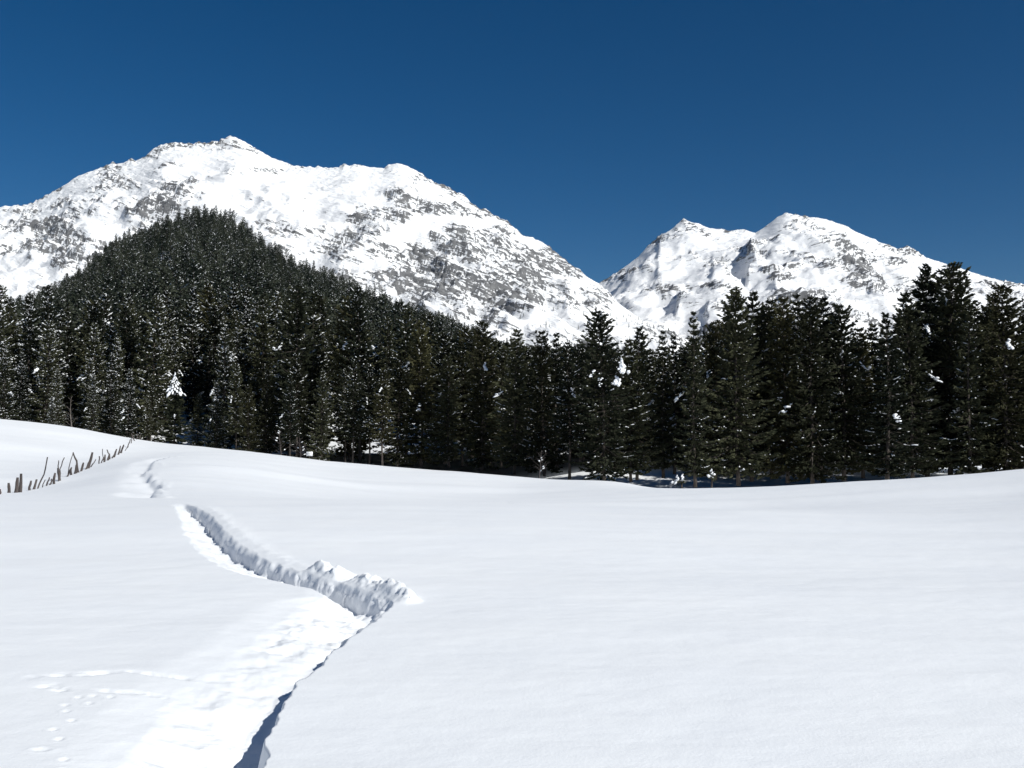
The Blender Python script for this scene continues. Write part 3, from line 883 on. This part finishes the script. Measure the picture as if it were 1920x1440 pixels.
tree(42, 660, 126, 'snowy2', 'dark conifer left of the small white gap at the left edge', FRONT, 0.85)
tree(8, 640, 124, 'snowy0', 'snow flecked conifer at the picture\'s left edge', FRONT, 0.95)
# the small snow-capped fir
young = tree(330, 700, 113, 'young0', 'young fir wearing a thick white snow cap near the fence\'s end', FRONT, 0.75, name='young_fir')

def snow_cap(root, pieces, seed):
    """an extra pad of snow as a part of that tree, in the tree's own space"""
    r = np.random.default_rng(seed)
    v, f = merge([lump(r, c, s, y, p) for (c, s, y, p) in pieces])
    me = mesh_arrays('snow_cap', v, f, smooth=True)
    o = link('snow_cap', me, root, [M['snow_lump']])
    return o
def cap_cone(h0, h1, r1, n, seed):
    r = np.random.default_rng(seed); out = []
    for i in range(n):
        t = i / (n - 1)
        a = i * 2.4; rad = r1 * t ** 1.1 * r.uniform(0.3, 1.0) ** 0.5
        s = (0.22 + 0.38 * t) * r.uniform(0.6, 1.2)
        out.append(((math.cos(a) * rad, math.sin(a) * rad, h0 + (h1 - h0) * t), (s * 1.4, s * 0.7, s * 0.5), a, -0.8))
    return out
snow_cap(young, cap_cone(20.3, 14.6, 2.7, 80, 3), 5)

def bough_pad(root, dx, h, n, length, seed):
    r = np.random.default_rng(seed); out = []
    a = -root.rotation_euler[2]
    for i in range(n):
        t = i / (n - 1)
        p = np.array([dx + r.normal(0, 0.04 + 0.26 * t), -2.3 - 0.7 * t + r.normal(0, 0.1), h - length * t])
        p = rot_z(p, a)
        s = (0.08 + 0.13 * t) * r.uniform(0.7, 1.2)
        out.append((tuple(p), (s, s, s * 1.1), r.uniform(0, 6), 0))
    return snow_cap(root, out, seed + 1)
bough_pad(big_centre, 1.55, 14.2, 34, 1.7, 31)
bough_pad(big_centre, 1.0, 12.2, 16, 1.1, 41)

# ------------------------------------------------------------------ fill the forest behind them
SIL = np.array([(-400, 560), (0, 530), (130, 530), (200, 490), (300, 420), (390, 400), (450, 430), (520, 480), (700, 545), (850, 605), (900, 628), (960, 645), (1060, 655),
                (1100, 640), (1180, 655), (1290, 648), (1330, 625), (1380, 570), (1560, 590), (1610, 650), (1650, 640), (1700, 575), (1760, 535), (1830, 570), (1920, 580), (2300, 600)], float)
GAPS = [(60, 76, 150), (294, 308, 140), (614, 634, 175), (1028, 1040, 125)]    # px0, px1, how deep it stays open
CX = [c[0] for c in CREST]; CD = [c[2] for c in CREST]
cand = []
frng = np.random.default_rng(99)
for D in np.arange(78, 760, 3.0):
    w = 0.62 if D < 200 else 0.56
    X = -w * D + frng.uniform(0, 4.6)
    while X < w * D:
        cand.append((X + frng.normal(0, 1.0), D + frng.uniform(-1.5, 1.5)))
        X += frng.uniform(3.6, 6.4) if D < 260 else frng.uniform(5.0, 9.0)
frng.shuffle(cand)
cand = np.array(cand)
pxs = 960 + F * cand[:, 0] / cand[:, 1]
edge = np.interp(pxs, CX, CD)
edge = edge + np.where(pxs > 1000, 25, 10)
keep = cand[:, 1] > edge + 4
right_cut = np.interp(pxs, [880, 980, 1100, 2000], [760, 420, 145, 128])
keep &= cand[:, 1] < right_cut
for a, b, d in GAPS:
    keep &= ~((pxs > a - 260 / cand[:, 1] * 3) & (pxs < b + 260 / cand[:, 1] * 3) & (cand[:, 1] < d))
    gapx = (b - 960) / F * cand[:, 1]           # let the sun reach the floor of the gap
    keep &= ~((cand[:, 0] > gapx) & (cand[:, 0] < gapx + np.where(b > 600, 14, 7)) & (cand[:, 1] > edge + 10) & (cand[:, 1] < d - 4))
# uneven stocking and small clearings on the hill
keep &= ~((cand[:, 1] > 230) & (fbm(cand[:, 0] / 28, cand[:, 1] / 42, 2, seed=150) < -0.42))
for a, b, d0, d1 in ((286, 320, 380, 500), (492, 560, 270, 350)):
    keep &= ~((pxs > a) & (pxs < b) & (cand[:, 1] > d0) & (cand[:, 1] < d1))
cand = cand[keep]; pxs = pxs[keep]
cell = {}
for x, y in placed:
    cell.setdefault((int(x // 4), int(y // 4)), []).append((x, y))
ok = []
for i, (x, y) in enumerate(cand):
    mind = 3.3 if pxs[i] > 1000 else 2.4 if y < 140 else 3.1 if y < 260 else 4.6
    k = (int(x // 4), int(y // 4)); bad = False
    for a in (-1, 0, 1):
        for b in (-1, 0, 1):
            for q in cell.get((k[0] + a, k[1] + b), ()):
                if (q[0] - x) ** 2 + (q[1] - y) ** 2 < mind ** 2: bad = True
    if not bad:
        cell.setdefault(k, []).append((x, y)); ok.append(i)
cand = cand[ok]; pxs = pxs[ok]
zs = floor_z(cand[:, 0], cand[:, 1])
lim = np.interp(pxs, SIL[:, 0], SIL[:, 1])
hh = np.where(cand[:, 1] > 260, frng.uniform(12, 20, len(cand)), frng.uniform(13.5, 20.5, len(cand))) * np.where(frng.uniform(size=len(cand)) < 0.12, 0.6, 1.0)
hmax = np.array([P(a, b, c)[2] for a, b, c in zip(pxs, lim, cand[:, 1])]) - zs
hh = np.where(cand[:, 1] < 330, np.minimum(hh, np.maximum(hmax, 5.0)), hh)
inview = (pxs > -30) & (pxs < 1950)
order = np.argsort(cand[:, 1] + np.where(inview, 0, 1000))
n_ind = max(0, 300 - len(placed))
ind = order[:n_ind]; rest = order[n_ind:]

LAND = [(20, "the left edge's snow flecked conifer"), (68, "the small white gap at the left"), (108, "the small snowy conifer by the left gap"), (139, "the bare sapling"),
        (190, "the dark conifer right of the bare sapling"), (242, "the snow dusted conifer above the fence's end"), (280, "the two thin trunks at the fence's end"), (330, "the snow capped young fir"),
        (385, "the snow pads right of the young fir"), (440, "the single straight black trunk"), (490, "the low skirted olive conifers"), (550, "the two thin trunks by the sign"), (581, "the white notice sign"),
        (624, "the bright gap in the trees"), (662, "the first trunk right of the bright gap"), (718, "the slanting snowy bough"), (789, "the tall olive conifer before the hill"), (852, "the pale bare stem left of centre"),
        (905, "the olive conifer at the mountain's foot"), (971, "the pointed conifer left of centre"), (1030, "the pair left of the big centre tree"), (1117, "the big centre tree"),
        (1190, "the small pointed conifers right of the centre tree"), (1250, "the short twin spires"), (1299, "the thin free standing spire"), (1338, "the lower conifer beside the rounded stand"),
        (1384, "the left end of the rounded stand"), (1430, "the forked tip of the rounded stand"), (1480, "the slim spire of the rounded stand"), (1521, "the olive tree of the rounded stand"),
        (1570, "the right end of the rounded stand"), (1661, "the narrow olive tipped conifer"), (1718, "the tall pointed conifer at right"), (1799, "the tallest conifer"),
        (1884, "the broad conifer by the right edge"), (1945, "the cut off conifer on the right edge")]
ORD = 'first second third fourth fifth sixth seventh eighth ninth tenth eleventh twelfth thirteenth fourteenth fifteenth sixteenth seventeenth eighteenth nineteenth twentieth'.split()
_seen = {}
def fill_label(px):
    k = min(range(len(LAND)), key=lambda j: abs(LAND[j][0] - px))
    n = _seen.get(k, 0); _seen[k] = n + 1
    return ORD[min(n, 19)] + ' conifer in the crowd behind ' + LAND[k][1], 'conifers crowded behind the front trees'
for i in ind:
    x, y = cand[i]
    lab, grp = fill_label(pxs[i])
    opts = ['snowy0', 'snowy1', 'snowy2', 'full1', 'slim0'] if pxs[i] < 620 else ['full0', 'full1', 'full2', 'stem0', 'stem1', 'broad1', 'slim0', 'broad2']
    if pxs[i] > 1080: opts = ['full0', 'full1', 'full2', 'broad1', 'broad2', 'slim0']
    elif frng.uniform() < 0.2: opts = ['stem0', 'stem1', 'stem2']
    tree(pxs[i], 0, y, opts[frng.integers(len(opts))], lab, grp, frng.uniform(0.8, 1.05), X=x, height=float(hh[i]))

# everything farther up the hill reads as one mass of forest
src = bpy.data.collections.new('forest_tree_kinds')        # not part of the scene, only a source for the mass
for i in range(6):
    me = conifer('far_conifer', 600 + i, R=[3.4, 4.0, 3.1, 3.6, 3.3, 4.1][i], bare=[0.05, 0.1, 0.04, 0.2, 0.08, 0.06][i], nb=130, tuft=16, shape=[0.65, 0.55, 0.75, 0.5, 0.65, 0.55][i],
                 snow=[50, 100, 35, 75, 140, 60][i], big=[0, 1, 0, 0, 1, 0][i], low=True, tl=(0.6, 1.15))
    for m_ in (M['bark'], M['needles_far'], M['snow_lump']):
        me.materials.append(m_)
    o = bpy.data.objects.new('far_conifer', me); src.objects.link(o)
# a scatter of small trees on the mountain's foot, too
fx, fy = px_of(V_LEFT[..., 0], V_LEFT[..., 1], V_LEFT[..., 2])
sel = np.argwhere((fx > 780) & (fx < 1290) & (fy > 565 + np.abs(fx - 1040) * 0.12) & (fy < 650) & (V_LEFT[..., 1] > 1700))
sel = sel[frng.choice(len(sel), 110, replace=False)]
foot = np.array([V_LEFT[a, b] for a, b in sel])
pts = np.concatenate([cand[rest], foot[:, :2]])
pz = np.concatenate([zs[rest] - 0.1, foot[:, 2] - 0.5])
sc = np.concatenate([hh[rest] / 20.0, frng.uniform(0.4, 0.8, len(foot))])
me = mesh_arrays('forest', np.stack([pts[:, 0], pts[:, 1], pz], 1), np.zeros((0, 3), int))
for nm, typ, val in (('size', 'FLOAT', sc), ('turn', 'FLOAT', frng.uniform(0, 6.28, len(sc))), ('pick', 'INT', frng.integers(0, 6, len(sc)))):
    at = me.attributes.new(nm, typ, 'POINT')
    at.data.foreach_set('value', np.ascontiguousarray(val, dtype=np.int32 if typ == 'INT' else np.float32))
forest = link('forest', me)
tag(forest, 'dense dark conifer forest covering the hill below the snowy mountain', 'forest', kind='stuff')
ng = bpy.data.node_groups.new('forest_mass', 'GeometryNodeTree')
ng.interface.new_socket('Geometry', in_out='INPUT', socket_type='NodeSocketGeometry')
ng.interface.new_socket('Geometry', in_out='OUTPUT', socket_type='NodeSocketGeometry')
gi = ng.nodes.new('NodeGroupInput'); go = ng.nodes.new('NodeGroupOutput')
m2p = ng.nodes.new('GeometryNodeMeshToPoints')
iop = ng.nodes.new('GeometryNodeInstanceOnPoints')
ci = ng.nodes.new('GeometryNodeCollectionInfo')
ci.inputs['Collection'].default_value = src
ci.inputs['Separate Children'].default_value = True
ci.inputs['Reset Children'].default_value = True
def named(nm, typ):
    n = ng.nodes.new('GeometryNodeInputNamedAttribute'); n.data_type = typ; n.inputs['Name'].default_value = nm
    return n.outputs['Attribute']
cx = ng.nodes.new('ShaderNodeCombineXYZ')
ng.links.new(named('turn', 'FLOAT'), cx.inputs['Z'])
iop.inputs['Pick Instance'].default_value = True
ng.links.new(gi.outputs[0], m2p.inputs['Mesh'])
ng.links.new(m2p.outputs[0], iop.inputs['Points'])
ng.links.new(ci.outputs[0], iop.inputs['Instance'])
ng.links.new(named('pick', 'INT'), iop.inputs['Instance Index'])
ng.links.new(cx.outputs[0], iop.inputs['Rotation'])
ng.links.new(named('size', 'FLOAT'), iop.inputs['Scale'])
ng.links.new(iop.outputs[0], go.inputs[0])
md = forest.modifiers.new('forest_mass', 'NODES'); md.node_group = ng

# ------------------------------------------------------------------ stake fence, half buried
STAKES = [  # base x,y  (bend)  top x,y  width, in a 6.857x enlargement of the photograph's corner
    ((5, 745), (5, 680), 20), ((-60, 755), (-52, 640), 30), ((-130, 765), (-120, 600), 34), ((120, 730), (108, 605), 35), ((205, 725), (213, 530), 40), ((268, 715), (285, 475), 40), ((375, 710), (398, 585), 28),
    ((438, 710), (455, 585), 25), ((482, 700), (540, 520), (628, 295), 15), ((540, 695), (585, 600), 9), ((600, 685), (640, 575), 16), ((642, 650), (662, 570), 18), ((690, 645), (702, 500), 30),
    ((762, 625), (748, 460), 30), ((752, 600), (730, 400), (752, 335), 12), ((770, 600), (765, 455), (826, 308), 12), ((860, 612), (912, 490), 18), ((912, 578), (916, 490), 24),
    ((868, 585), (895, 400), (922, 270), 10), ((958, 570), (976, 455), 22), ((1008, 548), (990, 400), (955, 290), 19), ((985, 552), (972, 410), 12), ((1045, 532), (1066, 420), 24), ((1105, 505), (1142, 400), 20),
    ((1135, 492), (1176, 285), 32), ((1165, 470), (1232, 370), 12), ((1272, 388), (1280, 290), 14), ((1298, 388), (1328, 310), 12), ((1340, 358), (1352, 262), 22), ((1335, 345), (1322, 175), 9),
    ((1390, 312), (1406, 225), 24), ((1412, 295), (1408, 230), (1378, 170), 13), ((1442, 272), (1476, 200), 16), ((1465, 258), (1502, 152), 22), ((1522, 222), (1545, 108), 18), ((1552, 205), (1592, 98), 20),
    ((1605, 175), (1650, 120), 8), ((1640, 150), (1672, 38), 12), ((1684, 142), (1696, 58), 10), ((1728, 138), (1692, 40), 12), ((1752, 136), (1772, 70), 10), ((1792, 134), (1806, 75), 16)]
fence = bpy.data.objects.new('stake_fence', None)
COL.objects.link(fence)
fb = P(110, 900, 48)
fence.location = (fb[0], fb[1], float(ground_z(fb[0], fb[1])[0]))
tag(fence, 'old half buried fence of uneven wooden stakes on the left of the meadow', 'fence')
FDX = [-40, 0, 60, 130, 165, 200, 232, 265]; FDD = [33, 35, 41, 50, 58, 70, 86, 105]
srng = np.random.default_rng(5)
for st in STAKES:
    *pp, w = st
    pp = [(a / 6.857, 820 + b / 6.857) for a, b in pp]
    D = float(np.interp(pp[0][0], FDX, FDD))
    # stand the stake on the snow that is really there
    bx, by, _ = P(pp[0][0], pp[0][1], D)
    bz = float(ground_z(bx, by)[0])
    p3 = [np.array((bx, by, bz))]
    for q in pp[1:]:
        dx = (q[0] - pp[0][0]) / F * D; dz = (pp[0][1] - q[1]) / F * D
        p3.append(np.array((bx + dx, by + srng.normal(0, 0.12) * abs(dz), bz + dz)))
    r0 = max(0.022, 0.5 * w / 6.857 / F * D * 1.2)
    path = [p3[0] - (p3[1] - p3[0]) * (0.35 / max(0.3, np.linalg.norm(p3[1] - p3[0])))]
    for a, b in zip(p3[:-1], p3[1:]):
        path += [a + (b - a) * t + srng.normal(0, 0.012, 3) for t in (0.0, 0.33, 0.66)]
    path.append(p3[-1])
    nR = len(path)
    rad = [r0 * (1.08 - 0.28 * i / (nR - 1)) * srng.uniform(0.88, 1.1) for i in range(nR)]
    if r0 > 0.05: rad[-1] = r0 * 0.62
    v, f = tube(np.array(path) - np.array(fence.location), rad, 7)
    link('stake', mesh_arrays('stake', v, f, smooth=False), fence, [M['stake_wood']])

# ------------------------------------------------------------------ small things at the forest's edge
def twig_tree(name, px, py, D, H, seed, label, cat, nb=16, spread=0.5, mat='twig', snow=0):
    r = np.random.default_rng(seed)
    x = (px - 960) / F * D
    root = bpy.data.objects.new(name, None); COL.objects.link(root)
    root.location = (x, D, float(floor_z(x, D)[0]) - 0.05)
    tag(root, label, cat)
    hs = np.linspace(-0.2, H, 7)
    ax = np.stack([0.06 * H * np.sin(hs * 0.6 + seed), 0.04 * H * np.cos(hs * 0.5), hs], 1); ax -= ax[0] * np.array([1, 1, 0])
    v, f = tube(ax, np.linspace(0.012 * H + 0.02, 0.012, 7), 6)
    link('trunk', mesh_arrays('trunk', v, f), root, [M[mat]])
    parts = []; sn = []
    for i in range(nb):
        h = H * r.uniform(0.25, 0.97); b0 = np.array([np.interp(h, hs, ax[:, 0]), np.interp(h, hs, ax[:, 1]), h])
        az = r.uniform(0, 6.28); L = spread * H * r.uniform(0.25, 0.6) * (1.15 - h / H)
        tip = b0 + np.array([math.cos(az) * L, math.sin(az) * L, L * r.uniform(0.3, 1.2)])
        midp = (b0 + tip) / 2 + np.array([0, 0, -0.08 * L])
        parts.append(tube([b0, midp, tip], [0.016, 0.011, 0.006], 3))
        for q in range(3):
            a2 = az + r.uniform(-1, 1); l2 = L * 0.4
            s0 = midp + (tip - midp) * r.uniform(0, 0.8)
            parts.append(tube([s0, s0 + np.array([math.cos(a2) * l2, math.sin(a2) * l2, l2 * r.uniform(0.1, 0.9)])], [0.009, 0.005], 3))
        if i < snow:
            sn.append(lump(r, midp + np.array([0, 0, 0.05]), (0.12, 0.06, 0.05), az, 0.4))
    v, f = merge(parts)
    link('crown', mesh_arrays('crown', v, f), root, [M[mat]])
    if sn:
        v, f = merge(sn)
        link('snow_load', mesh_arrays('snow_load', v, f, smooth=True), root, [M['snow_lump']])
    return root
twig_tree('bare_sapling', 139, 806, 116, 4.6, 3, 'pale leafless sapling at the forest edge between snowy conifers', 'sapling', 18, 0.5)
twig_tree('bare_shrub', 565, 858, 100, 2.6, 8, 'brown leafless shrub just left of the small white sign', 'shrub', 26, 0.9, 'stake_wood', 6)
twig_tree('bare_shrub', 530, 858, 103, 3.2, 9, 'leafless shrub under the two thin trunks, second from the sign', 'shrub', 24, 0.8, 'stake_wood', 8)
twig_tree('bare_shrub', 1010, 897, 84, 2.6, 12, 'snow dusted leafless shrub beside the bright gap near the centre', 'shrub', 22, 0.9, 'stake_wood', 7)

def snowy_stub(px, D, ytop, seed, label, heads):
    x = (px - 960) / F * D
    z = float(floor_z(x, D)[0]); H = P(px, ytop, D)[2] - z
    root = bpy.data.objects.new('snow_capped_sapling', None); COL.objects.link(root)
    root.location = (x, D, z - 0.05); tag(root, label, 'sapling')
    r = np.random.default_rng(seed)
    parts = [tube([(0, 0, -0.3), (0.03, 0, H * 0.5), (0, 0, H * 0.95)], [0.07, 0.055, 0.03], 6)]
    for dx, dz in heads:
        parts.append(tube([(0, 0, H * 0.35), (dx * 0.6, 0, H * 0.5), (dx, 0, H + dz - 0.2)], [0.035, 0.03, 0.02], 5))
    v, f = merge(parts); link('trunk', mesh_arrays('trunk', v, f), root, [M['bark']])
    tv = []
    for dx, dz in heads + [(0, 0)]:
        for k in range(26):
            a = r.uniform(0, 6.28); c = np.array((dx, 0, H + dz - r.uniform(0.15, 0.7))); L = r.uniform(0.25, 0.5)
            d = np.array([math.cos(a), math.sin(a), r.uniform(-0.6, 0.4)]); sd = np.array([-math.sin(a), math.cos(a), 0.3]) * 0.05
            tv += [c, c + d * L * 0.5 + sd, c + d * L, c + d * L * 0.5 - sd]
    tv = np.array(tv); link('crown', mesh_arrays('crown', tv, np.arange(len(tv)).reshape(-1, 4)), root, [M['needles']])
    sn = []
    for dx, dz in heads:
        sn += [lump(r, (dx + r.normal(0, 0.02 + 0.018 * q), r.normal(0, 0.08), H + dz - 0.07 * q), (0.05 + 0.013 * q, 0.06 + 0.012 * q, 0.10), 0, r.normal(0, 0.4)) for q in range(9)]
    v, f = merge(sn); link('snow_load', mesh_arrays('snow_load', v, f, smooth=True), root, [M['snow_lump']])
snowy_stub(1277, 80, 889, 4, 'small sapling with two rounded snow heads in the dip at right of centre', [(-0.38, -0.1), (0.08, 0.0)])
snowy_stub(1333, 78, 880, 6, 'thin stump with narrow snow cap in the dip right of the two headed sapling', [(0.0, 0.0)])

# the little notice board
def notice_board():
    D = 99.0; px = 581.0
    x = (px - 960) / F * D
    z = float(ground_z(x, D)[0])
    k = D / F
    zc = P(px, 851, D)[2]
    root = bpy.data.objects.new('notice_sign', None); COL.objects.link(root)
    root.location = (x, D, z)
    tag(root, 'small white notice sign on a thin post at the forest\'s edge', 'sign')
    v, f = tube([(0, 0.03, -0.4), (0, 0.03, (zc - z))], [0.022, 0.022], 8)
    link('post', mesh_arrays('post', v, f), root, [M['stake_wood']])
    def box(x0, x1, y0, y1, z0, z1):
        v = np.array([(a, b, c) for c in (z0, z1) for b in (y0, y1) for a in (x0, x1)])
        return v, np.array([(0, 2, 3, 1), (4, 5, 7, 6), (0, 1, 5, 4), (2, 6, 7, 3), (0, 4, 6, 2), (1, 3, 7, 5)])
    m, nt, b = new_mat('sign_white'); b.inputs['Base Color'].default_value = (0.80, 0.80, 0.80, 1); b.inputs['Roughness'].default_value = 0.5
    d, nt, b = new_mat('sign_marks'); b.inputs['Base Color'].default_value = (0.12, 0.12, 0.12, 1)
    h = zc - z
    v, f = box(-6 * k, 6 * k, -0.015, 0.015, h - 4 * k, h + 4 * k)
    bd = link('board', mesh_arrays('board', v, f), root, [m])
    bars = [box(a * k, b * k, -0.019, -0.0155, h + c * k, h + e * k) for a, b, c, e in ((0.2, 0.9, -0.6, 2.2), (2.4, 3.1, -0.6, 2.2), (-2.6, -2.0, 0.6, 2.4), (-1.6, -1.0, 0.6, 2.4))]
    v, f = merge(bars)
    link('marks', mesh_arrays('marks', v, f), bd, [d])
notice_board()

# ------------------------------------------------------------------ thin mountain air
hv = np.array([(a, b, c) for c in (-90.0, 1700.0) for b in (-15000.0, 15000.0) for a in (-15000.0, 15000.0)])
hf = np.array([(0, 2, 3, 1), (4, 5, 7, 6), (0, 1, 5, 4), (2, 6, 7, 3), (0, 4, 6, 2), (1, 3, 7, 5)])
hm = bpy.data.materials.new('thin_air'); hm.use_nodes = True
nt = hm.node_tree
for n in list(nt.nodes):
    nt.nodes.remove(n)
ho = nt.nodes.new('ShaderNodeOutputMaterial'); pv = nt.nodes.new('ShaderNodeVolumePrincipled')
pv.inputs['Color'].default_value = (0.80, 0.89, 1.0, 1); pv.inputs['Density'].default_value = 5e-6; pv.inputs['Anisotropy'].default_value = 0.2
nt.links.new(pv.outputs[0], ho.inputs['Volume'])
tag(link('haze', mesh_arrays('haze', hv, hf), mats=[hm]), 'thin bluish air between the meadow and the mountains', kind='stuff')
